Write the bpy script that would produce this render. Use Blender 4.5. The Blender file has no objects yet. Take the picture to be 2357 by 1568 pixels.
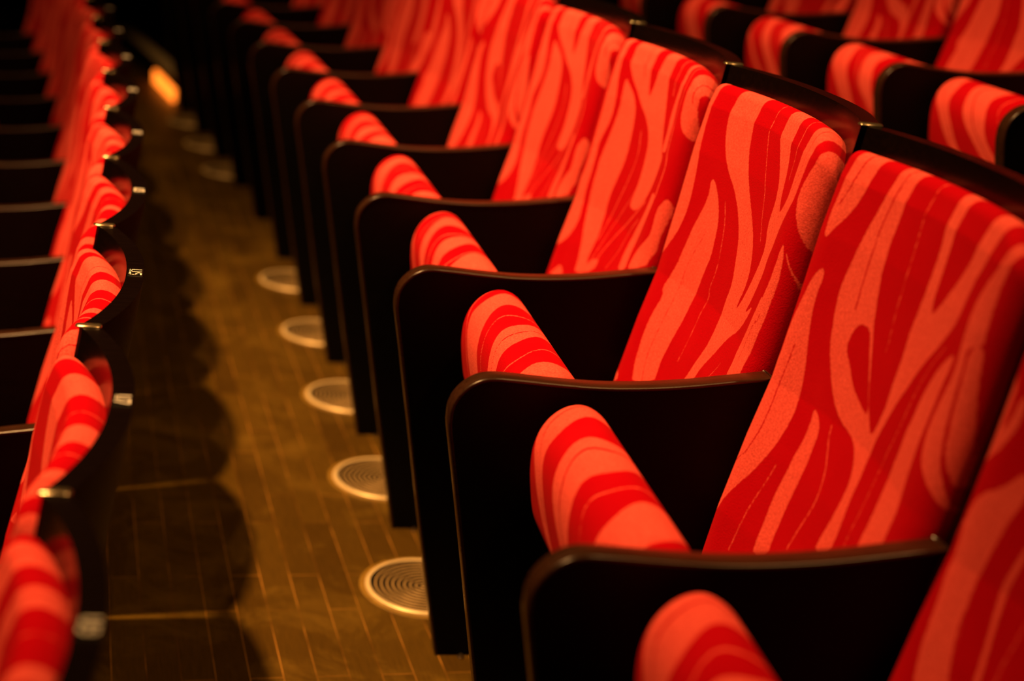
import bpy, bmesh, math, random
import numpy as np
from mathutils import Vector, Matrix
random.seed(7)
S = bpy.context.scene
COL = S.collection

# ------------------------------------------------------------------ camera, world, lights, exposure
CAM_F, CAM_YAW, CAM_PITCH, CAM_ROLL = 3490.256, 0.2103, 0.3058, 0.1278
CAM_LOC = Vector((-0.4607, -0.7822, 1.3138))
cam_d = bpy.data.cameras.new('camera'); cam = bpy.data.objects.new('camera', cam_d); COL.objects.link(cam)
cam_d.sensor_width = 36.0; cam_d.sensor_fit = 'HORIZONTAL'; cam_d.lens = CAM_F / 2357 * 36
cam_d.clip_start = 0.05; cam_d.clip_end = 100
cy_, sy_ = math.cos(CAM_YAW), math.sin(CAM_YAW); cp_, sp_ = math.cos(CAM_PITCH), math.sin(CAM_PITCH)
fw = Vector((sy_*cp_, cy_*cp_, -sp_)); rt = Vector((cy_, -sy_, 0)); up = rt.cross(fw)
cr_, sr_ = math.cos(CAM_ROLL), math.sin(CAM_ROLL)
rt, up = cr_*rt + sr_*up, cr_*up - sr_*rt
cam.matrix_world = Matrix(((rt.x, up.x, -fw.x, CAM_LOC.x), (rt.y, up.y, -fw.y, CAM_LOC.y), (rt.z, up.z, -fw.z, CAM_LOC.z), (0, 0, 0, 1)))
cam_d.dof.use_dof = True; cam_d.dof.focus_distance = 2.12; cam_d.dof.aperture_fstop = 2.0
S.camera = cam
S.view_settings.view_transform = 'Standard'; S.view_settings.look = 'None'
S.view_settings.gamma = 1.0; S.view_settings.use_curve_mapping = False
S.view_settings.exposure = 0.0

W = bpy.data.worlds.new('dark_hall'); S.world = W; W.use_nodes = True
W.node_tree.nodes['Background'].inputs[0].default_value = (1.0, 0.45, 0.15, 1)
W.node_tree.nodes['Background'].inputs[1].default_value = 0.004

def spot(name, loc, target, power, size_deg, blend, color, radius):
    d = bpy.data.lights.new(name, 'SPOT'); o = bpy.data.objects.new(name, d); COL.objects.link(o)
    o.location = loc; o.rotation_euler = (Vector(target) - Vector(loc)).to_track_quat('-Z', 'Y').to_euler()
    d.energy = power; d.spot_size = math.radians(size_deg); d.spot_blend = blend; d.color = color; d.shadow_soft_size = radius
    return o
WARM = (1.0, 0.50, 0.16)
KEYD = Vector((-0.36, -0.14, 1.0))
tgt = Vector((-0.42, 2.02, 0.55))
spot('stage_spot', tgt + KEYD*5.0, tgt, 2850, 48, 1.0, WARM, 0.10)
tg2 = Vector((-0.9, 4.4, 0.5))
spot('stage_spot', tg2 + Vector((-0.30, -0.05, 1.0))*6.5, tg2, 760, 58, 1.0, WARM, 0.08)
tg3 = Vector((-0.1, 2.4, 0.3))
spot('house_light', tg3 + Vector((0.30, -0.40, 1.0))*5.5, tg3, 420, 64, 1.0, WARM, 0.10)

# ------------------------------------------------------------------ helpers
RAD, PITCH = 33.3048, 0.50
ROWS = {'front': (-0.9445, 1.1521, -0.3562), 'middle': (0.0, 0.0, 0.0), 'back': (1.1015, 3.4675, 0.3189)}
def row_matrix(row, k):
    off, ph, dz = ROWS[row]; r = RAD + off; phi = (k + ph) * PITCH / r
    c, s = math.cos(phi), math.sin(phi)
    return Matrix.Translation((r*c - RAD, r*s, dz)) @ Matrix.Rotation(phi, 4, 'Z')
def link(o, parent=None):
    COL.objects.link(o)
    if parent is not None: o.parent = parent
    return o
def mesh_obj(name, me, mat, parent=None, smooth=None):
    o = bpy.data.objects.new(name, me)
    if mat is not None and not me.materials: me.materials.append(mat)
    return link(o, parent)
def shade(me, angle=None):
    me.shade_smooth()
    if angle is not None: me.set_sharp_from_angle(angle=math.radians(angle))
def pydata(name, v, f, angle=30):
    me = bpy.data.meshes.new(name); me.from_pydata([tuple(map(float, p)) for p in v], [], f); me.update()
    bm = bmesh.new(); bm.from_mesh(me); bmesh.ops.recalc_face_normals(bm, faces=bm.faces); bm.to_mesh(me); bm.free()
    shade(me, angle); return me
def bm_mesh(name, bm, angle=30):
    me = bpy.data.meshes.new(name); bmesh.ops.recalc_face_normals(bm, faces=bm.faces); bm.to_mesh(me); bm.free(); shade(me, angle); return me
def box_bm(bm, x0, x1, y0, y1, z0, z1, bev=0.0, seg=2):
    r = bmesh.ops.create_cube(bm, size=1.0)
    bmesh.ops.transform(bm, matrix=Matrix.Translation(((x0+x1)/2, (y0+y1)/2, (z0+z1)/2)) @ Matrix.Diagonal((x1-x0, y1-y0, z1-z0, 1)), verts=r['verts'])
    if bev > 0:
        es = list({e for v in r['verts'] for e in v.link_edges})
        bmesh.ops.bevel(bm, geom=es, offset=bev, segments=seg, profile=0.5, affect='EDGES')
def prism(name, pts, y0, y1, bev=0.0, seg=2):
    """extrude an outline in x,z along y"""
    bm = bmesh.new()
    a = [bm.verts.new((x, y0, z)) for x, z in pts]; b = [bm.verts.new((x, y1, z)) for x, z in pts]
    fa = bm.faces.new(a); fb = bm.faces.new(b[::-1]); n = len(pts)
    for i in range(n): bm.faces.new((a[i], b[i], b[(i+1) % n], a[(i+1) % n]))
    if bev > 0:
        es = [e for e in bm.edges if e.verts[0].co.y == e.verts[1].co.y]
        bmesh.ops.bevel(bm, geom=es, offset=bev, segments=seg, profile=0.5, affect='EDGES', clamp_overlap=True)
    return bm_mesh(name, bm, 35)
def tag(o, label=None, cat=None, group=None, kind=None):
    if label: o['label'] = label
    if cat: o['category'] = cat
    if group: o['group'] = group
    if kind: o['kind'] = kind
    return o

# ------------------------------------------------------------------ materials
def new_mat(name):
    m = bpy.data.materials.new(name); m.use_nodes = True
    return m, m.node_tree, m.node_tree.nodes['Principled BSDF']
def N(t, kind, **kw):
    n = t.nodes.new(kind)
    for k, v in kw.items():
        if k in n.inputs: n.inputs[k].default_value = v
        else: setattr(n, k, v)
    return n
def ramp(t, stops, interp='LINEAR'):
    n = t.nodes.new('ShaderNodeValToRGB'); n.color_ramp.interpolation = interp
    e = n.color_ramp.elements
    while len(e) < len(stops): e.new(0.5)
    for el, (p, c) in zip(e, stops): el.position = p; el.color = c if len(c) == 4 else (*c, 1)
    return n
def fabric():
    m, t, b = new_mat('zebra_velvet'); L = t.links
    at = N(t, 'ShaderNodeAttribute', attribute_name='stripe')
    tc = N(t, 'ShaderNodeTexCoord')
    no = N(t, 'ShaderNodeTexNoise', Scale=260.0, Detail=3.0, Roughness=0.65); L.new(tc.outputs['Object'], no.inputs['Vector'])
    j = N(t, 'ShaderNodeMath', operation='MULTIPLY_ADD'); j.inputs[1].default_value = 0.0036; j.inputs[2].default_value = -0.0018
    L.new(no.outputs['Fac'], j.inputs[0])
    a = N(t, 'ShaderNodeMath', operation='ADD'); L.new(at.outputs['Fac'], a.inputs[0]); L.new(j.outputs[0], a.inputs[1])
    mr = N(t, 'ShaderNodeMapRange', interpolation_type='SMOOTHSTEP'); L.new(a.outputs[0], mr.inputs['Value'])
    mr.inputs['From Min'].default_value = -0.0007; mr.inputs['From Max'].default_value = 0.0007
    # worn nap: large soft patches on both tones
    n2 = N(t, 'ShaderNodeTexNoise', Scale=9.0, Detail=5.0, Roughness=0.65); L.new(tc.outputs['Object'], n2.inputs['Vector'])
    rp = ramp(t, [(0.45, (0, 0, 0)), (0.75, (1, 1, 1))]); L.new(n2.outputs['Fac'], rp.inputs[0])
    wa = N(t, 'ShaderNodeMath', operation='MULTIPLY'); L.new(rp.outputs[0], wa.inputs[0]); wa.inputs[1].default_value = 0.16
    dk = N(t, 'ShaderNodeMix', data_type='RGBA'); L.new(wa.outputs[0], dk.inputs[0])
    dk.inputs[6].default_value = (0.50, 0.0006, 0.006, 1); dk.inputs[7].default_value = (0.72, 0.012, 0.02, 1)
    lt = N(t, 'ShaderNodeMix', data_type='RGBA'); L.new(wa.outputs[0], lt.inputs[0])
    lt.inputs[6].default_value = (0.93, 0.108, 0.085, 1); lt.inputs[7].default_value = (0.78, 0.03, 0.035, 1)
    n4 = N(t, 'ShaderNodeTexNoise', Scale=330.0, Detail=4.0, Roughness=0.75); L.new(tc.outputs['Object'], n4.inputs['Vector'])
    r4 = ramp(t, [(0.35, (0.78, 0.62, 0.62)), (0.66, (1.10, 1.22, 1.22))]); L.new(n4.outputs['Fac'], r4.inputs[0])
    l2 = N(t, 'ShaderNodeMix', data_type='RGBA', blend_type='MULTIPLY'); l2.inputs[0].default_value = 1.0; L.new(lt.outputs[2], l2.inputs[6]); L.new(r4.outputs[0], l2.inputs[7])
    mx = N(t, 'ShaderNodeMix', data_type='RGBA'); L.new(mr.outputs[0], mx.inputs[0]); L.new(dk.outputs[2], mx.inputs[6]); L.new(l2.outputs[2], mx.inputs[7])
    L.new(mx.outputs[2], b.inputs['Base Color'])
    b.inputs['Roughness'].default_value = 0.95; b.inputs['Specular IOR Level'].default_value = 0.03
    b.inputs['Sheen Weight'].default_value = 0.05; b.inputs['Sheen Roughness'].default_value = 0.4
    b.inputs['Sheen Tint'].default_value = (1.0, 0.25, 0.15, 1)
    n3 = N(t, 'ShaderNodeTexNoise', Scale=380.0, Detail=4.0, Roughness=0.75); L.new(tc.outputs['Object'], n3.inputs['Vector'])
    bp = N(t, 'ShaderNodeBump', Strength=0.6, Distance=0.002); L.new(n3.outputs['Fac'], bp.inputs['Height']); L.new(bp.outputs[0], b.inputs['Normal'])
    return m
def lacquer(name, col, rough, spec=0.5, grain=0.0, bump=0.0):
    m, t, b = new_mat(name); L = t.links
    tc = N(t, 'ShaderNodeTexCoord'); mp = N(t, 'ShaderNodeMapping'); mp.inputs['Scale'].default_value = (3, 30, 30)
    L.new(tc.outputs['Object'], mp.inputs['Vector'])
    no = N(t, 'ShaderNodeTexNoise', Scale=6.0, Detail=5.0); L.new(mp.outputs[0], no.inputs['Vector'])
    c2 = tuple(c*(1+grain) for c in col)
    rp = ramp(t, [(0.35, col), (0.7, c2)]); L.new(no.outputs['Fac'], rp.inputs[0]); L.new(rp.outputs[0], b.inputs['Base Color'])
    rr = N(t, 'ShaderNodeMapRange'); L.new(no.outputs['Fac'], rr.inputs['Value']); rr.inputs['To Min'].default_value = rough*0.85; rr.inputs['To Max'].default_value = rough*1.2
    L.new(rr.outputs[0], b.inputs['Roughness']); b.inputs['Specular IOR Level'].default_value = spec
    return m
def metal(name, col, rough, met=1.0):
    m, t, b = new_mat(name); L = t.links
    tc = N(t, 'ShaderNodeTexCoord'); no = N(t, 'ShaderNodeTexNoise', Scale=60.0, Detail=3.0); L.new(tc.outputs['Object'], no.inputs['Vector'])
    rp = ramp(t, [(0.3, tuple(c*0.8 for c in col)), (0.7, col)]); L.new(no.outputs['Fac'], rp.inputs[0]); L.new(rp.outputs[0], b.inputs['Base Color'])
    b.inputs['Metallic'].default_value = met; b.inputs['Roughness'].default_value = rough
    return m
M = {}
M['fabric'] = fabric()
M['panel'] = lacquer('black_laminate', (0.0012, 0.0006, 0.0006), 0.5, 0.12, 0.3)
M['band'] = lacquer('dark_walnut_edge', (0.026, 0.009, 0.0035), 0.28, 0.5, 0.6)
M['shell'] = lacquer('dark_lacquered_wood', (0.0035, 0.0014, 0.0010), 0.22, 0.42, 0.5)
M['pan'] = lacquer('black_seat_pan', (0.0015, 0.0008, 0.0008), 0.5, 0.15, 0.2)
M['cap'] = metal('burnished_cap', (0.42, 0.33, 0.20), 0.24, 0.9)
M['plate'] = lacquer('black_plate', (0.004, 0.003, 0.002), 0.4, 0.3)
M['ink'] = lacquer('cream_numeral', (0.85, 0.80, 0.70), 0.6, 0.2)
M['vent'] = metal('brushed_aluminium', (0.50, 0.33, 0.13), 0.45, 0.3)
M['rim'] = metal('bright_aluminium_rim', (0.90, 0.70, 0.38), 0.40, 0.3)
M['worn'] = lacquer('worn_varnish_ring', (0.16, 0.09, 0.010), 0.5, 0.3, 0.9)
M['dark'] = lacquer('duct_shade_black', (0.002, 0.002, 0.002), 0.9, 0.05)  # near-black colour painting the shade inside the vents
M['bolt'] = metal('bolt_steel', (0.35, 0.28, 0.2), 0.35, 1.0)
M['wall'] = lacquer('black_wall_paint', (0.004, 0.003, 0.003), 0.8, 0.1)

def floor_mat():
    m, t, b = new_mat('worn_parquet'); L = t.links
    tc = N(t, 'ShaderNodeTexCoord'); mp = N(t, 'ShaderNodeMapping')
    mp.inputs['Rotation'].default_value = (0, 0, -math.radians(90) - 0.0937)   # boards run along the row
    L.new(tc.outputs['Object'], mp.inputs['Vector'])
    wn = N(t, 'ShaderNodeTexNoise', Scale=0.5, Detail=1.0); L.new(mp.outputs[0], wn.inputs['Vector'])
    br = t.nodes.new('ShaderNodeTexBrick'); L.new(mp.outputs[0], br.inputs['Vector'])
    br.offset = 0.37; br.offset_frequency = 2; br.squash = 1.0
    br.inputs['Scale'].default_value = 1.0; br.inputs['Brick Width'].default_value = 0.36; br.inputs['Row Height'].default_value = 0.0545
    br.inputs['Mortar Size'].default_value = 0.0011; br.inputs['Mortar Smooth'].default_value = 0.35; br.inputs['Bias'].default_value = 0.0
    br.inputs['Color1'].default_value = (0.056, 0.029, 0.003, 1); br.inputs['Color2'].default_value = (0.084, 0.046, 0.005, 1)
    br.inputs['Mortar'].default_value = (0.30, 0.145, 0.025, 1)
    nj = N(t, 'ShaderNodeTexNoise', Scale=7.0, Detail=4.0); L.new(mp.outputs[0], nj.inputs['Vector'])
    rj = ramp(t, [(0.42, (0.10, 0.045, 0.006)), (0.60, (0.36, 0.17, 0.03))]); L.new(nj.outputs['Fac'], rj.inputs[0]); L.new(rj.outputs[0], br.inputs['Mortar'])
    # grain
    mg = N(t, 'ShaderNodeMapping'); mg.inputs['Scale'].default_value = (6, 90, 6); L.new(mp.outputs[0], mg.inputs['Vector'])
    ng = N(t, 'ShaderNodeTexNoise', Scale=3.0, Detail=6.0, Roughness=0.6); L.new(mg.outputs[0], ng.inputs['Vector'])
    rg = ramp(t, [(0.25, (0.72, 0.72, 0.72)), (0.8, (1.25, 1.2, 1.1))]); L.new(ng.outputs['Fac'], rg.inputs[0])
    mu = N(t, 'ShaderNodeMix', data_type='RGBA', blend_type='MULTIPLY'); mu.inputs[0].default_value = 1.0
    L.new(br.outputs['Color'], mu.inputs[6]); L.new(rg.outputs[0], mu.inputs[7])
    # scuffs and worn varnish
    ns = N(t, 'ShaderNodeTexNoise', Scale=5.0, Detail=9.0, Roughness=0.72, Distortion=0.6); L.new(mp.outputs[0], ns.inputs['Vector'])
    rs = ramp(t, [(0.50, (0, 0, 0)), (0.72, (1, 1, 1))]); L.new(ns.outputs['Fac'], rs.inputs[0])
    fa = N(t, 'ShaderNodeMath', operation='MULTIPLY'); L.new(rs.outputs[0], fa.inputs[0]); fa.inputs[1].default_value = 0.55
    ms = N(t, 'ShaderNodeMix', data_type='RGBA'); L.new(fa.outputs[0], ms.inputs[0]); L.new(mu.outputs[2], ms.inputs[6]); ms.inputs[7].default_value = (0.19, 0.11, 0.014, 1)
    # specks of dust
    vo = N(t, 'ShaderNodeTexVoronoi', Scale=26.0); L.new(mp.outputs[0], vo.inputs['Vector'])
    rv = ramp(t, [(0.0, (1, 1, 1)), (0.035, (0, 0, 0))]); L.new(vo.outputs['Distance'], rv.inputs[0])
    sp = N(t, 'ShaderNodeSeparateColor'); L.new(vo.outputs['Color'], sp.inputs[0])
    gt = N(t, 'ShaderNodeMath', operation='GREATER_THAN'); L.new(sp.outputs[0], gt.inputs[0]); gt.inputs[1].default_value = 0.8
    sm = N(t, 'ShaderNodeMath', operation='MULTIPLY'); L.new(gt.outputs[0], sm.inputs[0]); L.new(rv.outputs[0], sm.inputs[1])
    md = N(t, 'ShaderNodeMix', data_type='RGBA'); L.new(sm.outputs[0], md.inputs[0]); L.new(ms.outputs[2], md.inputs[6]); md.inputs[7].default_value = (0.5, 0.36, 0.2, 1)
    L.new(md.outputs[2], b.inputs['Base Color'])
    rr = N(t, 'ShaderNodeMapRange'); L.new(ns.outputs['Fac'], rr.inputs['Value']); rr.inputs['To Min'].default_value = 0.30; rr.inputs['To Max'].default_value = 0.62
    L.new(rr.outputs[0], b.inputs['Roughness']); b.inputs['Specular IOR Level'].default_value = 0.28; b.inputs['Specular Tint'].default_value = (1.0, 0.75, 0.35, 1)
    bp = N(t, 'ShaderNodeBump', Strength=0.25, Distance=0.001); L.new(ns.outputs['Fac'], bp.inputs['Height']); L.new(bp.outputs[0], b.inputs['Normal'])
    return m
M['floor'] = floor_mat()

# ------------------------------------------------------------------ the hall: curved tiers, risers, walls
def arc_slab(name, x0, x1, k0, k1, z0, z1, mat, n=80):
    """slab between two radii of the seating arc, with its own thickness"""
    v = []; f = []
    for i in range(n+1):
        phi = (k0 + (k1-k0)*i/n) * PITCH / RAD; c, s = math.cos(phi), math.sin(phi)
        for x, z in ((x0, z0), (x1, z0), (x1, z1), (x0, z1)): v.append(((RAD+x)*c - RAD, (RAD+x)*s, z))
    for i in range(n):
        a = 4*i; b = a+4
        for j in range(4): f.append((a+j, a+(j+1) % 4, b+(j+1) % 4, b+j))
    f.append((0, 1, 2, 3)); f.append((4*n+3, 4*n+2, 4*n+1, 4*n))
    o = mesh_obj(name, pydata(name, v, f, 20), mat); tag(o, kind='structure'); return o
K0, K1 = -6, 19.5
arc_slab('floor', -0.70, 0.47, K0, K1, -0.12, 0.0, M['floor'])
arc_slab('floor', -2.2, -0.705, K0, K1, -0.45, -0.3562, M['floor'])
arc_slab('floor', 0.475, 2.4, K0, K1, 0.20, 0.3189, M['floor'])
arc_slab('trim_1', -0.72, -0.701, K0, K1, -0.3562, -0.001, M['wall'])
arc_slab('trim_2', 0.455, 0.474, K0, K1, 0.001, 0.318, M['wall'])
bm = bmesh.new(); box_bm(bm, -9, 6, 9.75, 9.9, -1, 5)
o = mesh_obj('wall_back', bm_mesh('wall_back', bm), M['wall']); tag(o, kind='structure')

# ------------------------------------------------------------------ seat geometry (x to the back of the seat, y along the row, z up; y runs away from the camera)
FZ = [.10, .40, .47, .54, .64, .72, .835, .92, .99, 1.02, 1.06]
FX = [.110, .1863, .1920, .203, .2260, .2480, .2640, .2752, .2891, .3009, .315]
def Fz(z): return np.interp(z, FZ, FX)
def By(y): return .05*(1-np.abs(np.clip(2*y/PITCH-1, -1, 1))**2.2)
SHZ = [.08, .40, .64, .835, .99, 1.0496]
SHX = [.165, .245, .282, .318, .340, .3477]
def Sz(z): return np.interp(z, SHZ, SHX)
PAT = {
1: [
  ('L',0,'441,1023 450,1004 449,979 451,959 452,939 447,916 440,918 436,927 428,938 419,951 413,963 409,975 406,987 404,999 399,1013 391,1022 402,1027 423,1028'),
  ('L',0,'433,880 444,863 450,841 456,820 465,793 465,762 466,753 500,707 500,677 500,647 500,615 500,587 500,554 500,511 459,536 454,551 444,567 433,586 421,605 411,625 403,644 398,662 395,682 394,701 398,719 400,736 405,757 410,773 416,790 420,805 424,821 426,834 427,852 425,864 426,877'),
  ('L',0,'353,1017 361,1010 366,999 367,988 371,974 373,961 377,947 379,934 381,920 384,903 387,888 389,872 389,857 386,840 382,825 378,811 376,802 367,786 355,768 344,754 328,739 311,729 293,724 272,721 256,715 242,703 234,691 228,677 227,662 228,644 230,627 235,607 237,586 202,603 202,626 205,644 209,662 210,680 211,695 214,712 214,729 210,748 203,769 194,793 181,816 171,838 155,859 134,884 120,903 112,920 112,934 111,947 109,961 102,977 97,992 90,1005 81,1014 75,1020 101,1019 122,1014 132,1005 138,995 139,985 140,972 145,959 151,946 159,933 167,918 176,907 185,898 187,903 192,917 194,934 197,952 200,968 203,982 208,996 210,1007 214,1019 234,1018 242,1012 239,1002 229,990 224,977 219,960 217,943 216,928 215,915 217,900 218,883 220,869 219,854 217,834 218,816 218,797 216,779 219,763 222,748 228,737 241,749 255,764 267,782 279,804 288,821 302,846 308,863 313,877 317,892 322,909 322,923 326,939 326,955 326,967 327,981 329,993 329,1004 326,1017'),
  ('L',0,'90,885 108,871 121,855 131,836 138,816 141,795 147,773 146,754 149,733 148,712 146,691 143,668 144,648 143,633 80,664 85,686 86,704 94,720 98,736 99,754 100,773 100,791 97,811 94,831 91,851 86,869 84,881'),
  ('L',0,'49,1014 57,1003 63,992 68,980 75,964 80,949 81,934 79,919 78,906 74,884 73,866 77,848 83,827 86,808 84,789 77,775 65,763 52,753 41,744 32,733 31,736 35,750 41,765 48,780 52,797 56,817 58,837 60,859 61,882 65,901 47,907 49,924 51,942 52,958 53,971 52,987 51,1000 46,1009'),
  ('L',0,'59,903 58,880 55,857 54,834 50,813 48,795 42,780 36,768 32,757 31,765 33,818 39,860 43,889 46,908'),
  ('L',0,'363,719 360,708 357,694 356,678 359,658 359,637 362,615 363,593 362,575 361,554 361,536 360,520 327,537 331,553 331,575 331,597 330,618 329,638 329,658 332,677 334,694 339,705 352,715'),
  ('D',0,'340,828 330,841 307,842 295,822 273,788 248,753 268,756 304,771 321,788 343,805'),
  ('d',4,'412,1021 424,1012 428,1001 432,987 437,971 441,960'),
  ('d',4,'436,777 437,758 439,738 441,719 438,699 437,680 437,660 441,639 448,619 500,577'),
  ('d',5,'349,1001 352,989 353,971 355,953 353,935 352,916 352,897 351,876 349,853'),
  ('l',3,'282,1016 287,1002 281,988 277,968 273,948 269,925 267,899 265,874 260,844 258,843 258,828'),
  ('l',3,'121,882 142,856 157,823 163,793 169,761 177,731 177,704 176,679 176,651 176,621'),
  ('l',3,'383,634 388,610 395,584 400,563 402,538 407,502'),
  ('l',4,'317,714 313,702 302,688 287,667 278,640 280,618 288,592 295,560'),
],
2: [
  ('L',0,'452,1005 449,988 447,966 442,938 434,905 429,875 426,844 428,814 436,786 458,753 500,725 500,698 500,756 500,882 500,958 500,1000'),
  ('L',0,'338,1035 380,1019 396,1010 399,998 398,982 389,956 371,929 346,907 318,891 286,866 265,844 249,822 239,797 229,772 229,756 231,750 232,736 232,718 231,702 232,685 234,669 242,651 250,633 255,620 264,604 232,615 224,635 212,653 198,670 187,685 176,699 164,710 142,725 127,740 114,757 103,775 140,751 124,775 112,802 104,822 106,839 97,860 91,882 82,901 73,919 69,934 69,954 69,974 67,991 66,1004 59,1015 48,1024 38,1032 50,1036 64,1032 100,1017 114,1004 111,992 108,975 106,961 101,942 99,925 118,902 126,909 139,928 147,947 159,965 176,985 192,1000 200,1014 185,1029 239,1035 254,1016 244,1002 215,976 190,953 169,935 156,914 157,893 157,873 137,849 142,819 161,774 183,741 181,757 173,776 172,800 184,823 202,845 223,863 247,882 271,903 296,930 311,951 320,973 328,993 337,1008 335,1020 314,1031'),
  ('L',0,'38,1023 47,1006 51,988 58,967 62,946 57,925 48,905 39,889 32,874 30,863 20,886 20,920 20,959 24,991 30,1012 32,1021'),
  ('L',0,'385,889 388,885 384,869 385,852 392,830 399,811 403,789 408,764 411,746 420,722 426,702 416,691 423,664 424,642 424,620 421,599 419,581 413,564 406,548 349,570 352,590 353,607 350,623 347,641 344,656 341,672 339,689 338,707 331,761 326,783 329,805 334,831 344,851 355,865 370,881 381,889'),
  ('L',0,'59,876 62,864 62,852 63,834 65,813 69,794 71,799 77,780 84,761 95,738 105,719 105,702 103,690 105,678 105,666 57,684 58,699 56,714 54,728 53,743 52,755 50,771 49,788 49,806 48,803 48,826 50,846 53,862'),
  ('L',0,'500,663 500,639 500,616 500,593 500,572 500,551 451,550 444,535 500,514 500,548 500,598 500,641 500,664'),
  ('d',3,'50,1030 77,1019 91,1001 82,981 87,960 93,939'),
  ('d',3,'361,813 383,760 387,730 387,698 391,668 392,640 395,618 395,599 391,580 383,559'),
  ('d',3,'61,776 66,759 68,766 78,731 81,693'),
  ('l',3,'294,1019 279,1003 271,986 249,956 227,929 208,907 193,879 169,849'),
  ('l',3,'152,1018 159,1001 139,979 134,963 129,946'),
  ('l',3,'333,867 316,842 305,811 295,775 300,737 293,731 296,717 299,701 298,682 300,662 300,643 305,621'),
  ('l',3,'49,863 41,848 33,832 31,818'),
  ('l',3,'156,671 165,658 182,639'),
],
3: [
  ('L',0,'430,1034 437,1015 434,997 431,977 427,957 420,938 413,920 411,902 411,884 415,868 422,849 428,832 426,812 426,793 426,771 428,751 427,732 424,713 418,695 417,679 420,667 427,648 444,631 500,606 500,647 500,679 500,715 454,767 448,807 448,856 446,910 450,962 454,1004 442,1036'),
  ('L',0,'401,960 401,947 397,931 392,913 393,898 395,880 399,859 404,835 407,823 411,803 410,784 411,768 410,743 407,721 399,697 391,677 381,660 372,639 366,619 363,595 291,622 283,648 316,637 330,621 332,640 330,658 328,675 330,692 336,713 339,736 338,758 332,777 325,799 319,818 317,842 317,839 319,864 324,887 328,904 335,917 348,930 365,941 388,952'),
  ('L',0,'412,1028 420,1016 417,1004 410,993 399,980 386,968 369,956 348,945 329,933 308,923 284,913 263,902 244,889 231,872 227,861 224,846 223,828 223,807 229,782 237,758 198,759 168,777 145,799 131,816 119,836 112,854 107,872 132,880 148,893 162,907 178,926 195,944 211,962 226,981 243,998 259,1014 250,1027 220,1040 271,1035 297,1022 297,1010 293,999 288,982 288,964 292,943 305,956 316,973 325,989 337,1003 343,1018 329,1031 312,1042 365,1041 391,1040'),
  ('L',0,'58,1043 119,1035 160,1021 165,1009 156,998 147,985 147,970 146,954 141,935 128,917 131,894 130,878 86,887 90,907 96,927 112,947 124,963 125,979 130,992 141,1003 146,1015 119,1027 63,1038'),
  ('L',0,'100,815 110,798 122,778 140,756 160,731 170,711 173,695 175,677 172,658 125,672 131,693 131,714 116,735 99,760 83,781 73,801 71,818'),
  ('L',0,'38,1030 48,1033 68,1025 90,1011 79,999 72,988 71,976 67,964 64,953 57,941 50,932 42,924 36,919 32,916 32,928 34,947 38,966 40,985 42,1000 43,1013 40,1025'),
  ('L',0,'41,819 47,810 52,798 52,784 51,768 51,754 59,740 76,724 95,706 104,679 41,700 39,718 35,732 36,746 36,757 35,772 34,786 33,801 35,812'),
  ('L',0,'419,596 429,586 444,568 399,582 409,592'),
  ('d',3,'373,1030 374,1012 358,995 337,970'),
  ('d',3,'44,1029 58,1020 59,1008 54,995 47,976'),
  ('l',4,'195,1030 216,1015 209,1004 191,989 176,967'),
  ('l',5,'58,1034 121,1020 125,1008 109,994 99,982 98,966 96,950 78,930 74,910 73,890 64,874 65,851 69,830 70,813'),
  ('l',5,'283,885 277,870 269,857 267,833 275,810 282,787 292,766 300,744 311,719 316,697 322,673'),
  ('l',4,'214,820 218,802 233,781 252,758 272,731 289,705 300,676 313,646 315,627'),
  ('l',5,'147,789 183,763 221,732 251,705 269,682 288,659 297,636'),
  ('l',4,'162,753 192,728 202,710 206,690 219,669 237,644'),
],
0: [
  ('L',0,'464,772 463,753 459,730 459,707 451,681 446,656 442,633 436,611 429,589 391,613 400,637 410,667 420,711 417,739 412,768 409,786 399,812 410,835 430,807 451,793'),
  ('L',0,'367,628 374,662 382,692 391,724 385,750 380,774 375,765 379,744 382,721 376,693 368,664 359,632'),
  ('L',0,'438,895 437,872 442,856 453,833 500,793 500,816 500,855 500,901 500,937 500,921 459,903 459,878 460,853 450,867 446,894'),
  ('l',4,'346,713 346,688 347,667 345,641'),
  ('l',4,'461,764 500,684 500,632 500,557'),
  ('l',4,'401,816 414,772 420,720'),
  ('d',5,'414,684 411,663 403,643 395,620'),
],
}
def seg_dist(P, a, b):
    ab = b-a; L2 = max((ab*ab).sum(), 1e-12)
    t = np.clip(((P-a) @ ab)/L2, 0, 1)
    return np.hypot(P[:, 0]-a[0]-t*ab[0], P[:, 1]-a[1]-t*ab[1])
def smooth_line(pts, closed, it=1):
    for _ in range(it):
        q = []
        n = len(pts)
        for i in range(n if closed else n-1):
            a, b = pts[i], pts[(i+1) % n]
            q += [a*0.75+b*0.25, a*0.25+b*0.75]
        if not closed: q = [pts[0]] + q + [pts[-1]]
        pts = q
    return pts
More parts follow.
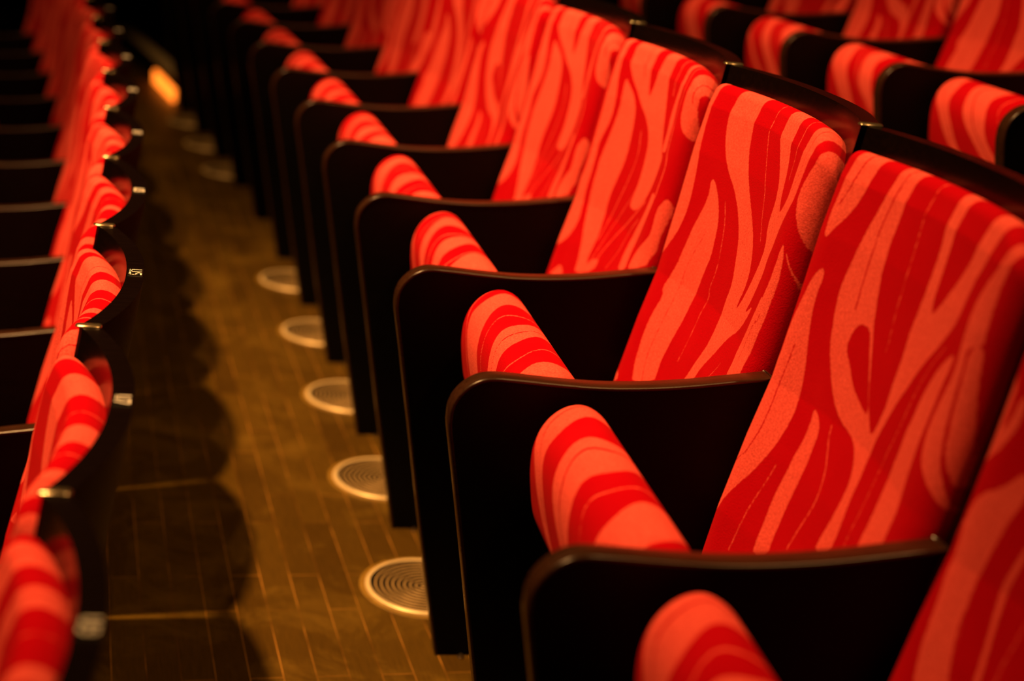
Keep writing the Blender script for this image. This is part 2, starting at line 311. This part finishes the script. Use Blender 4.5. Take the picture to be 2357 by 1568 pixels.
def pattern_value(P, entries):
    """signed distance in metres, positive where the cloth is of the light tone"""
    val = np.full(len(P), -0.01)
    for kind, w, txt in entries:
        pts = [np.array([float(c) for c in q.split(',')])/1000 for q in txt.split()]
        if kind in 'LD':
            pts = smooth_line(pts, True, 1)
            d = np.full(len(P), 9.0); ins = np.zeros(len(P), bool)
            for i in range(len(pts)):
                a, b = pts[i-1], pts[i]
                d = np.minimum(d, seg_dist(P, a, b))
                c = (a[1] > P[:, 1]) != (b[1] > P[:, 1])
                dy = b[1]-a[1] if abs(b[1]-a[1]) > 1e-9 else 1e-9
                xi = (b[0]-a[0])*(P[:, 1]-a[1])/dy + a[0]
                ins ^= c & (P[:, 0] < xi)
            sd = np.where(ins, d, -d)
            val = np.maximum(val, sd) if kind == 'L' else np.minimum(val, -sd)
        else:
            pts = smooth_line(pts, False, 1)
            d = np.full(len(P), 9.0)
            for i in range(1, len(pts)): d = np.minimum(d, seg_dist(P, pts[i-1], pts[i]))
            hw = w/2000.0*0.55
            val = np.maximum(val, hw-d) if kind == 'l' else np.minimum(val, d-hw)
    return np.clip(val, -0.01, 0.01)

def set_stripe(me, vals):
    at = me.attributes.new('stripe', 'FLOAT', 'POINT'); at.data.foreach_set('value', np.asarray(vals, np.float32))

def back_cushion_mesh(name, entries, ny=230, nz=330):
    y0, y1, z0, zt = 0.0315, 0.489, 0.40, 1.037
    a = np.linspace(0, 1, ny); b = np.linspace(0, 1, nz)
    # denser towards the rounded rims
    a = 0.5-0.5*np.cos(np.pi*a)*0.45 - 0.5*(1-2*a)*0.55; a = (a-a[0])/(a[-1]-a[0])
    y = y0+(y1-y0)*a
    def corner(d, r): d = np.clip(d, 0, r); return (r - np.sqrt(np.maximum(r*r-(r-d)**2, 0)))
    ztop = zt - corner(y1-y, 0.032)*0.8 - corner(y-y0, 0.075)*0.85
    b = 1-(1-b)**1.25
    Y, Bb = np.meshgrid(y, b, indexing='ij'); ZT = np.repeat(ztop[:, None], nz, 1)
    Z = z0+(ZT-z0)*Bb
    de_y = np.minimum(Y-y0, y1-Y); de_t = (ZT-Z)
    def roll(d, rr): q = np.clip(d/rr, 0, 1); return np.sqrt(np.clip(1-(1-q)**2, 0, 1))
    q = roll(de_y, 0.055)*roll(de_t, 0.024)
    back = Sz(Z)+By(Y)-0.001
    front = Fz(Z)+By(Y)
    front = np.minimum(front, back-0.012)
    X = back+(front-back)*q
    Zs = Z - 0.030*(1-roll(de_t, 0.024))**1.4     # the padding tucks down behind its top ridge
    v = np.stack([X, Y, Zs], -1).reshape(-1, 3)
    i = np.arange(ny-1)[:, None]*nz+np.arange(nz-1)[None, :]
    i = i.ravel(); f = np.stack([i, i+1, i+nz+1, i+nz], 1)
    me = bpy.data.meshes.new(name); me.from_pydata(v.tolist(), [], f.tolist()); me.update(); me.shade_smooth()
    Zp = Z - np.maximum(Z-0.985, 0)*0.75
    vals = pattern_value(np.stack([Y.ravel(), Zp.ravel()], 1), entries)
    set_stripe(me, vals)
    me.materials.append(M['fabric'])
    return me

# tipped-up seat cushion: cross-section walked from the sitting side over the top to the underside
TIP = [(.115, .44), (.088, .52), (.070, .60), (.060, .640), (.046, .664), (.026, .6755), (.004, .6745), (-.016, .664), (-.031, .646), (-.039, .622), (-.040, .595), (-.036, .565), (-.028, .530), (-.014, .506), (.010, .492), (.040, .478)]
def catmull(pts, m):
    P = [np.array(p, float) for p in pts]; P = [2*P[0]-P[1]]+P+[2*P[-1]-P[-2]]; out = []
    for i in range(1, len(P)-2):
        for t in np.linspace(0, 1, m, endpoint=False):
            out.append(0.5*((2*P[i])+(-P[i-1]+P[i+1])*t+(2*P[i-1]-5*P[i]+4*P[i+1]-P[i+2])*t*t+(-P[i-1]+3*P[i]-3*P[i+1]+P[i+2])*t**3))
    out.append(P[-2]); return np.array(out)
def tip_cushion_mesh(name, bands, lines):
    sec = catmull(TIP, 11); ns = len(sec); seg = np.r_[0, np.cumsum(np.hypot(*np.diff(sec, axis=0).T))]
    y0, y1, ny = 0.040, 0.478, 180
    y = np.linspace(0, 1, ny); y = 0.5-0.5*np.cos(np.pi*y)*0.5-0.5*(1-2*y)*0.5; y = y0+(y1-y0)*(y-y[0])/(y[-1]-y[0])
    core = np.array([0.030, 0.585])
    R = 0.050
    v = np.zeros((ny, ns, 3))
    for i, yy in enumerate(y):
        d = min(yy-y0, y1-yy); q = min(d/R, 1); k = math.sqrt(max(1-(1-q)**2, 0)); sc = 0.35+0.65*k
        c = core*(1-0)  # towards the middle of the slab at the rounded ends
        P = c+(sec-c)*np.array([0.45+0.55*k, sc*0.35+0.65])
        bul = 0.0
        v[i, :, 0] = P[:, 0]+bul; v[i, :, 1] = yy; v[i, :, 2] = P[:, 1]
    i = (np.arange(ny-1)[:, None]*ns+np.arange(ns-1)[None, :]).ravel()
    f = np.stack([i, i+1, i+ns+1, i+ns], 1).tolist()
    n0 = ny*ns
    V = v.reshape(-1, 3).tolist()
    # end caps and the closing strip underneath
    V += [[core[0], y0, core[1]], [core[0], y1, core[1]]]
    for j in range(ns-1):
        f.append((n0, j+1, j)); f.append((n0+1, (ny-1)*ns+j, (ny-1)*ns+j+1))
    me = bpy.data.meshes.new(name); me.from_pydata(V, [], f); me.update(); me.shade_smooth()
    Y = np.repeat(y, ns); T = np.tile(seg-seg[55], ny)   # T=0 on the top ridge, positive over the front lip
    wob = 0.006*np.sin(T*38+Y*9)+0.004*np.sin(T*90+Y*25)
    U = Y+0.55*T*T/0.14-0.10*T+wob
    val = np.full(len(U), -0.01)
    for a, b in bands:
        a2 = a+0.010*np.sin(T*30+a*40); b2 = b+0.010*np.sin(T*24+b*55)
        val = np.maximum(val, np.minimum(U-a2, b2-U))
    for c, w, kd in lines:
        dd = np.abs(U-(c+0.006*np.sin(T*33+c*60)))-w/2
        val = np.maximum(val, -dd) if kd > 0 else np.minimum(val, dd)
    val = np.r_[np.clip(val, -0.01, 0.01), [-0.01, -0.01]]
    set_stripe(me, val); me.materials.append(M['fabric'])
    return me

def shell_mesh():
    ny, zs = 40, [.10, .25, .40, .55, .70, .85, .97, 1.02, 1.0496]
    th = 0.025; y0, y1 = 0.003, 0.497; bev = 0.003
    bm = bmesh.new(); ys = np.linspace(y0, y1, ny)
    def pt(y, z, o):
        sl = (By(y+1e-3)-By(y-1e-3))/2e-3; n = math.hypot(1, sl)
        return (float(Sz(z)+By(y)+(o if o else 0)), float(y), float(z))
    g = {}
    for o in (0, 1):
        for i, y in enumerate(ys):
            for j, z in enumerate(zs): g[o, i, j] = bm.verts.new(pt(y, z, o*th))
    nz = len(zs)
    for i in range(ny-1):
        for j in range(nz-1):
            for o in (0, 1): bm.faces.new([g[o, i, j], g[o, i+1, j], g[o, i+1, j+1], g[o, i, j+1]])
        for j in (0, nz-1): bm.faces.new([g[0, i, j], g[0, i+1, j], g[1, i+1, j], g[1, i, j]])
    for j in range(nz-1):
        for i in (0, ny-1): bm.faces.new([g[0, i, j], g[0, i, j+1], g[1, i, j+1], g[1, i, j]])
    es = [e for e in bm.edges if all(abs(v.co.z-zs[-1]) < 1e-6 for v in e.verts) and abs(e.verts[0].co.y-e.verts[1].co.y) > 1e-6]
    es += [e for e in bm.edges if abs(e.verts[0].co.y-e.verts[1].co.y) < 1e-6 and (abs(e.verts[0].co.y-y0) < 1e-6 or abs(e.verts[0].co.y-y1) < 1e-6) and not (abs(e.verts[0].co.z-zs[0]) < 1e-6 and abs(e.verts[1].co.z-zs[0]) < 1e-6)
           and (len([f for f in e.link_faces if abs(f.normal.y) > -1]) == 2)]
    es = [e for e in es if e.calc_face_angle(0) > 0.9]
    bmesh.ops.bevel(bm, geom=list(set(es)), offset=bev, segments=3, profile=0.5, affect='EDGES')
    return bm_mesh('backrest_shell', bm, 40)

# side panel outline (front edge slants back towards the foot, rounded shoulder, dipped arm)
def panel_outline():
    top = [(-.134, .622), (-.133, .645), (-.124, .664), (-.108, .679), (-.086, .687), (-.05, .6865), (0, .6835), (.06, .6815), (.12, .684), (.18, .690), (.24, .699), (.294, .707)]
    top = [tuple(p) for p in catmull(top, 5)]
    back = [(.284, .66), (.262, .54), (.228, .40), (.19, .18), (.165, .0)]
    front = [(-.004, 0), (-.030, .120), (-.060, .262), (-.090, .410), (-.118, .545), (-.132, .61)]
    return front+top+back
PO = panel_outline()
YP0, YP1 = 0.0, 0.030
def side_panel_mesh():
    # 3 mm inside the edge band
    cx, cz = 0.06, 0.36
    P = []
    n = len(PO)
    for i in range(n):
        a = np.array(PO[i-1]); b = np.array(PO[i]); c = np.array(PO[(i+1) % n])
        t = (c-a)/max(np.linalg.norm(c-a), 1e-9); nn = np.array([t[1], -t[0]])
        if nn @ (np.array([cx, cz])-b) < 0: nn = -nn
        q = b+nn*0.0025; q[1] = max(q[1], 0.0); P.append(tuple(q))
    return prism('side_panel', P, YP0+0.0012, YP1-0.0012, 0)
def edge_band_mesh():
    """thin band wrapped round front, shoulder and arm"""
    pts = [p for p in PO[:-5]]+[PO[-5]]
    v = []; f = []
    prof = [(0.0, YP0+0.0022), (0.0, YP1-0.0022)]
    sec = [(-0.004, YP0+.0004), (-0.0022, YP0), (-0.0007, YP0+0.0006), (0, YP0+0.0025), (0, YP1-0.0025), (-0.0007, YP1-0.0006), (-0.0022, YP1), (-0.004, YP1-.0004)]
    n = len(pts)
    for i, p in enumerate(pts):
        a = np.array(pts[max(i-1, 0)]); c = np.array(pts[min(i+1, n-1)]); t = (c-a)/np.linalg.norm(c-a); nn = np.array([-t[1], t[0]])
        for o, y in sec:
            q = np.array(p)+nn*o; v.append((q[0], y, max(q[1], 0)))
    m = len(sec)
    for i in range(n-1):
        for j in range(m): f.append((i*m+j, i*m+(j+1) % m, (i+1)*m+(j+1) % m, (i+1)*m+j))
    f.append(tuple(range(m))); f.append(tuple((n-1)*m+j for j in range(m))[::-1])
    return pydata('edge_band', v, f, 50)

def seat_pan_mesh():
    pts = [(.012, .4905), (.040, .4765), (.115, .438), (.150, .40), (.185, .36), (.190, .30), (.165, .27), (.11, .33), (.05, .41), (.018, .460)]
    return prism('seat_pan', pts, 0.050, 0.468, 0.004, 2)

def cap_mesh():
    # rounded bridge over the joint of two shells, lying front to back on the shell ends
    bm = bmesh.new(); x0, x1 = .3465, .3735; r = 0.0075; n = 12
    rings = []
    for x, s in ((x0-0.003, 0.3), (x0-0.0015, .75), (x0+0.001, 1), (x1-0.001, 1), (x1+.0015, .75), (x1+0.003, 0.3)):
        ring = []
        for i in range(n+1):
            a = math.pi*i/n
            ring.append(bm.verts.new((x, 0.0-math.cos(a)*r*s, 1.0499+math.sin(a)*r*0.42*s)))
        rings.append(ring)
    for a, b in zip(rings, rings[1:]):
        for i in range(n): bm.faces.new((a[i], a[i+1], b[i+1], b[i]))
        bm.faces.new((a[n], a[0], b[0], b[n]))
    bm.faces.new(rings[0]); bm.faces.new(rings[-1][::-1])
    return bm_mesh('joint_cap', bm, 60)

# numerals from strokes, read from the aisle behind (glyph up = +x, reading direction = -y)
GL = {'U': [[(0, 1), (0, .12), (.5, .12), (.5, 1)], [(0, 0.06), (.5, .06)]],
      '1': [[(.1, .75), (.3, 1), (.3, 0)]], '2': [[(0, .85), (.15, 1), (.4, 1), (.5, .8), (.45, .6), (0, 0), (.5, 0)]],
      '3': [[(0, 1), (.45, 1), (.2, .6), (.5, .45), (.5, .15), (.3, 0), (0, .08)]],
      '4': [[(.4, 0), (.4, 1), (0, .35), (.5, .35)]],
      '5': [[(.5, 1), (.05, 1), (.05, .6), (.35, .6), (.5, .45), (.5, .15), (.3, 0), (0, .05)]],
      '7': [[(0, 1), (.5, 1), (.15, 0)]], '9': [[(.5, .6), (.3, .45), (.05, .6), (.05, .85), (.25, 1), (.5, .85), (.5, .4), (.35, 0), (.05, 0)]]}
def stroke_mesh(name, text):
    H, w, t, z = 0.0155, 0.0185, 0.0024, 1.0505
    xc, yc = .3477+.05+0.0125, PITCH/2
    bm = bmesh.new(); L = len(text); tot = L*w*0.72
    for n, ch in enumerate(text):
        for line in GL[ch]:
            P = [(xc-H/2+b*H, yc+tot/2-(n*w*0.78+a*w*1.1)) for a, b in line]
            for p, q in zip(P, P[1:]):
                dx, dy = q[0]-p[0], q[1]-p[1]; l = math.hypot(dx, dy) or 1; nx, ny = -dy/l*t/2, dx/l*t/2; ex, ey = dx/l*t/2, dy/l*t/2
                c = [(p[0]+nx-ex, p[1]+ny-ey), (q[0]+nx+ex, q[1]+ny+ey), (q[0]-nx+ex, q[1]-ny+ey), (p[0]-nx-ex, p[1]-ny-ey)]
                lo = [bm.verts.new((x, y, z)) for x, y in c]; hi = [bm.verts.new((x, y, z+0.0004)) for x, y in c]
                bm.faces.new(hi); bm.faces.new(lo[::-1])
                for i in range(4): bm.faces.new((lo[i], lo[(i+1) % 4], hi[(i+1) % 4], hi[i]))
    return bm_mesh(name, bm)
def plate_mesh():
    bm = bmesh.new(); xc = .3477+.05+.0125
    box_bm(bm, xc-.0105, xc+.0105, PITCH/2-.019, PITCH/2+.019, 1.0492, 1.0504, .0003, 1)
    return bm_mesh('number_plate', bm)
def bolt_mesh():
    bm = bmesh.new()
    bmesh.ops.create_cone(bm, cap_ends=True, segments=24, radius1=.0062, radius2=.0062, depth=.002, matrix=Matrix.Translation((.040, -.006, .001)))
    bmesh.ops.create_cone(bm, cap_ends=True, segments=6, radius1=.0042, radius2=.0036, depth=.004, matrix=Matrix.Translation((.040, -.006, .004)))
    return bm_mesh('floor_bolt', bm)

PAT[0] = PAT[0] + [
 ('L', 0, '60,400 52,520 70,640 92,760 86,880 60,1000 110,1000 128,880 134,760 112,640 96,520 104,400'),
 ('L', 0, '170,400 150,500 156,620 186,740 196,800 216,740 222,640 205,560 200,480 214,400'),
 ('L', 0, '150,1020 158,940 182,850 198,826 214,850 234,930 246,1020 224,1020 210,940 198,900 188,940 184,1020'),
 ('L', 0, '300,1020 292,940 270,850 252,760 262,740 292,800 324,880 344,960 348,1020'),
 ('L', 0, '396,1020 400,980 420,960 440,985 446,1020'),
 ('l', 3, '140,1010 150,900 170,800 150,680 140,560'), ('l', 3, '268,1000 262,900 240,800'), ('d', 3, '82,440 80,560 108,700')]
BACKS = {k: back_cushion_mesh('back_cushion', PAT[k]) for k in PAT}
TIPS = {
 1: tip_cushion_mesh('seat_cushion', [(.405, .455), (.255, .335), (.075, .150), (-.05, .02)], [(.305, .005, -1), (.20, .003, 1), (.432, .003, -1)]),
 2: tip_cushion_mesh('seat_cushion', [(.350, .425), (.212, .268), (.055, .110)], [(.448, .004, 1), (.310, .003, 1), (.240, .003, -1), (.165, .003, 1)]),
 3: tip_cushion_mesh('seat_cushion', [(.440, .475), (.330, .385), (.215, .262), (.06, .150)], [(.40, .003, 1), (.29, .004, 1), (.17, .004, 1)]),
 0: tip_cushion_mesh('seat_cushion', [(.385, .455), (.250, .310), (.09, .185)], [(.425, .004, -1), (.335, .004, 1), (.14, .004, -1)]),
}
ME = dict(shell=shell_mesh(), panel=side_panel_mesh(), band=edge_band_mesh(), pan=seat_pan_mesh(), cap=cap_mesh(), plate=plate_mesh(), bolt=bolt_mesh())
for k, m in (('shell', 'shell'), ('panel', 'panel'), ('band', 'band'), ('pan', 'pan'), ('cap', 'cap'), ('plate', 'plate'), ('bolt', 'bolt')): ME[k].materials.append(M[m])
ME['shell'].materials.append(M['pan'])
for p in ME['shell'].polygons:      # the back of the shell is matt black
    if p.normal.x > 0.6: p.material_index = 1
NUM = {}
for tx in ('U1', 'U2', 'U3', 'U4', 'U5', 'U7', 'U9'): NUM[tx] = stroke_mesh('numeral', tx); NUM[tx].materials.append(M['ink'])

def make_seat():
    r = bpy.data.objects.new('theatre_seat', None); r.empty_display_size = 0.1; link(r)
    tag(mesh_obj('backrest_shell', ME['shell'], None, r), label='dark lacquered curved wooden shell')
    mesh_obj('back_cushion', BACKS[1], None, r)
    c = mesh_obj('seat_cushion', TIPS[1], None, r)
    p = mesh_obj('seat_pan', ME['pan'], None, c)
    s = mesh_obj('side_panel', ME['panel'], None, r); mesh_obj('edge_band', ME['band'], None, s); mesh_obj('floor_bolt', ME['bolt'], None, s)
    mesh_obj('joint_cap', ME['cap'], None, r)
    return r
def dup(src):
    r = src.copy(); COL.objects.link(r)
    for ch in list(src.children):
        c = ch.copy(); COL.objects.link(c); c.parent = r
        for g in list(ch.children):
            d = g.copy(); COL.objects.link(d); d.parent = c
    return r
proto = make_seat(); used = [False]
def place(row, k, back, tip, label, group, num='U5'):
    r = dup(proto) if used[0] else proto
    used[0] = True
    r.matrix_world = row_matrix(row, k)
    if row == 'front' and num is None: num = 'U1'
    for c in r.children:
        if c.name.startswith('back_cushion'): c.data = BACKS[back]
        if c.name.startswith('seat_cushion'): c.data = TIPS[tip]
    if row == 'front':
        n = mesh_obj('number_plate', ME['plate'], None, r); mesh_obj('numeral', NUM[num], None, n)
    tag(r, label=label, cat='seat', group=group)
    return r
def end_panel(seat):
    s = mesh_obj('side_panel', ME['panel'], None, seat); s.location = (0, PITCH, 0); mesh_obj('edge_band', ME['band'], None, s)
ORD = ['nearest', 'second', 'third', 'fourth', 'fifth', 'sixth', 'seventh', 'eighth', 'ninth', 'tenth', 'eleventh', 'twelfth', 'thirteenth', 'fourteenth', 'fifteenth', 'sixteenth', 'seventeenth', 'eighteenth']
def lab(i, tail): return ('nearest ' if i == 0 else ORD[i]+' ')+tail
BSEQ = [0, 1, 2, 3, 3, 1, 2, 3, 1, 2, 3, 1, 2, 3, 1, 2, 3]
for k in range(0, 13):
    r_ = place('middle', k, BSEQ[k], [0, 1, 2, 3, 2, 3][k] if k < 6 else (k*7) % 4, lab(k, 'red striped tip-up seat from the camera, row right of the floor'), 'middle row of theatre seats')
end_panel(r_)
nums = {-1: 'U9', 0: 'U7', 1: 'U5', 2: 'U3', 3: 'U1', 4: 'U2', 5: 'U4'}
for k in range(-1, 12):
    place('front', k, [1, 2, 3, 1, 3, 2][(k+1) % 6], (k*3) % 4, lab(k+1, 'red striped seat from the camera, left row'), 'left row of theatre seats', nums.get(k, ['U2', 'U4', 'U1', 'U3'][k % 4]))
for k in range(0, 6):
    place('back', k, [3, 2, 1][k % 3], (k*3+1) % 4, lab(k, 'red striped seat from the right picture edge, raised back row'), 'raised back row of theatre seats')

# ------------------------------------------------------------------ floor air vents
def lathe(name, prof, n=96, closed=True):
    v = []; f = []; m = len(prof)
    for i in range(n):
        a = 2*math.pi*i/n
        for r, z in prof: v.append((r*math.cos(a), r*math.sin(a), z))
    for i in range(n):
        for j in range(m if closed else m-1):
            f.append((i*m+j, ((i+1) % n)*m+j, ((i+1) % n)*m+(j+1) % m, i*m+(j+1) % m))
    return pydata(name, v, f, 50)
RV = 0.112
rim_me = lathe('rim', [(RV, 0.0002), (RV, .002), (RV-.002, .0045), (RV-.007, .0055), (RV-.0095, .0045), (RV-.010, .0012), (RV-.010, .0002)]); rim_me.materials.append(M['rim'])
worn_me = lathe('worn_margin', [(RV+.0004, .0002), (RV+.0004, .0006), (RV+.010, .0006), (RV+.0105, .0002)]); worn_me.materials.append(M['worn'])
bmw = bmesh.new(); bmesh.ops.create_cone(bmw, cap_ends=True, segments=64, radius1=RV-.0105, radius2=RV-.0105, depth=.0006, matrix=Matrix.Translation((0, 0, .0005)))
duct_shade_me = bm_mesh('duct_shade_disc', bmw); duct_shade_me.materials.append(M['dark'])  # flat disc on an uncut floor; its black stands for duct shade
rings = []
vv = []; ff = []; base = 0; n = 72
for q in range(9):
    rc = 0.006+q*0.0108; prof = [(rc-.0017, .0018), (rc-.0017, .0028), (rc-.0010, .0033), (rc+.0010, .0033), (rc+.0017, .0028), (rc+.0017, .0018)]; m = len(prof)
    for i in range(n):
        a = 2*math.pi*i/n
        for r, z in prof: vv.append((r*math.cos(a), r*math.sin(a), z))
    for i in range(n):
        for j in range(m): ff.append((base+i*m+j, base+((i+1) % n)*m+j, base+((i+1) % n)*m+(j+1) % m, base+i*m+(j+1) % m))
    base += n*m
ring_me = pydata('ring_grille', vv, ff, 50); ring_me.materials.append(M['vent'])
vent = bpy.data.objects.new('floor_vent', None); link(vent)
mesh_obj('rim', rim_me, None, vent); mesh_obj('worn_margin', worn_me, None, vent); mesh_obj('ring_grille', ring_me, None, vent); mesh_obj('duct_shade_disc', duct_shade_me, None, vent)
first = True
for i, k in enumerate([3, 4, 5, 6, 7, 10, 11, 12]):
    r = vent if first else dup(vent); first = False
    r.matrix_world = row_matrix('middle', k+0.5) @ Matrix.Translation((0.0197, 0, 0))
    tag(r, label=lab(i, 'round ringed metal air vent from the camera in the wooden floor'), cat='vent', group='round floor vents under the middle row')

# ------------------------------------------------------------------ lit aisle step at the far end
m, t, b = new_mat('step_light_lens')
b.inputs['Base Color'].default_value = (.5, .2, .04, 1); b.inputs['Emission Color'].default_value = (1.0, 0.20, 0.015, 1); b.inputs['Emission Strength'].default_value = 2.6
M['lens'] = m
def bar(name, p, q, w, h, z0, mat, parent=None):
    p = Vector(p); q = Vector(q); d = (q-p); L = d.length; ang = math.atan2(d.y, d.x)
    bm = bmesh.new(); box_bm(bm, 0, L, -w/2, w/2, z0, z0+h, min(w, h)*0.15, 2)
    bmesh.ops.transform(bm, matrix=Matrix.Translation(p) @ Matrix.Rotation(ang, 4, 'Z'), verts=bm.verts)
    return mesh_obj(name, bm_mesh(name, bm), mat, parent)
st = bpy.data.objects.new('aisle_step', None); link(st)
def arc_bar(name, x0, x1, k0, k1, z0, z1, mat, parent, n=10):
    o = arc_slab(name, x0, x1, k0, k1, z0, z1, mat, n); del o['kind']; o.parent = parent; return o
arc_bar('step_tread', .012, .44, 13.35, 17.2, 0.0005, .105, M['wall'], st)
arc_bar('step_light', -.004, .0115, 13.45, 14.55, .004, .062, M['lens'], st)
arc_bar('nosing_strip', .010, .085, 13.35, 17.0, .1055, .110, M['rim'], st)
tag(st, label='dark aisle step with a glowing amber light strip at the far end', cat='step')
tag(st.children[1], label='glowing amber light strip')
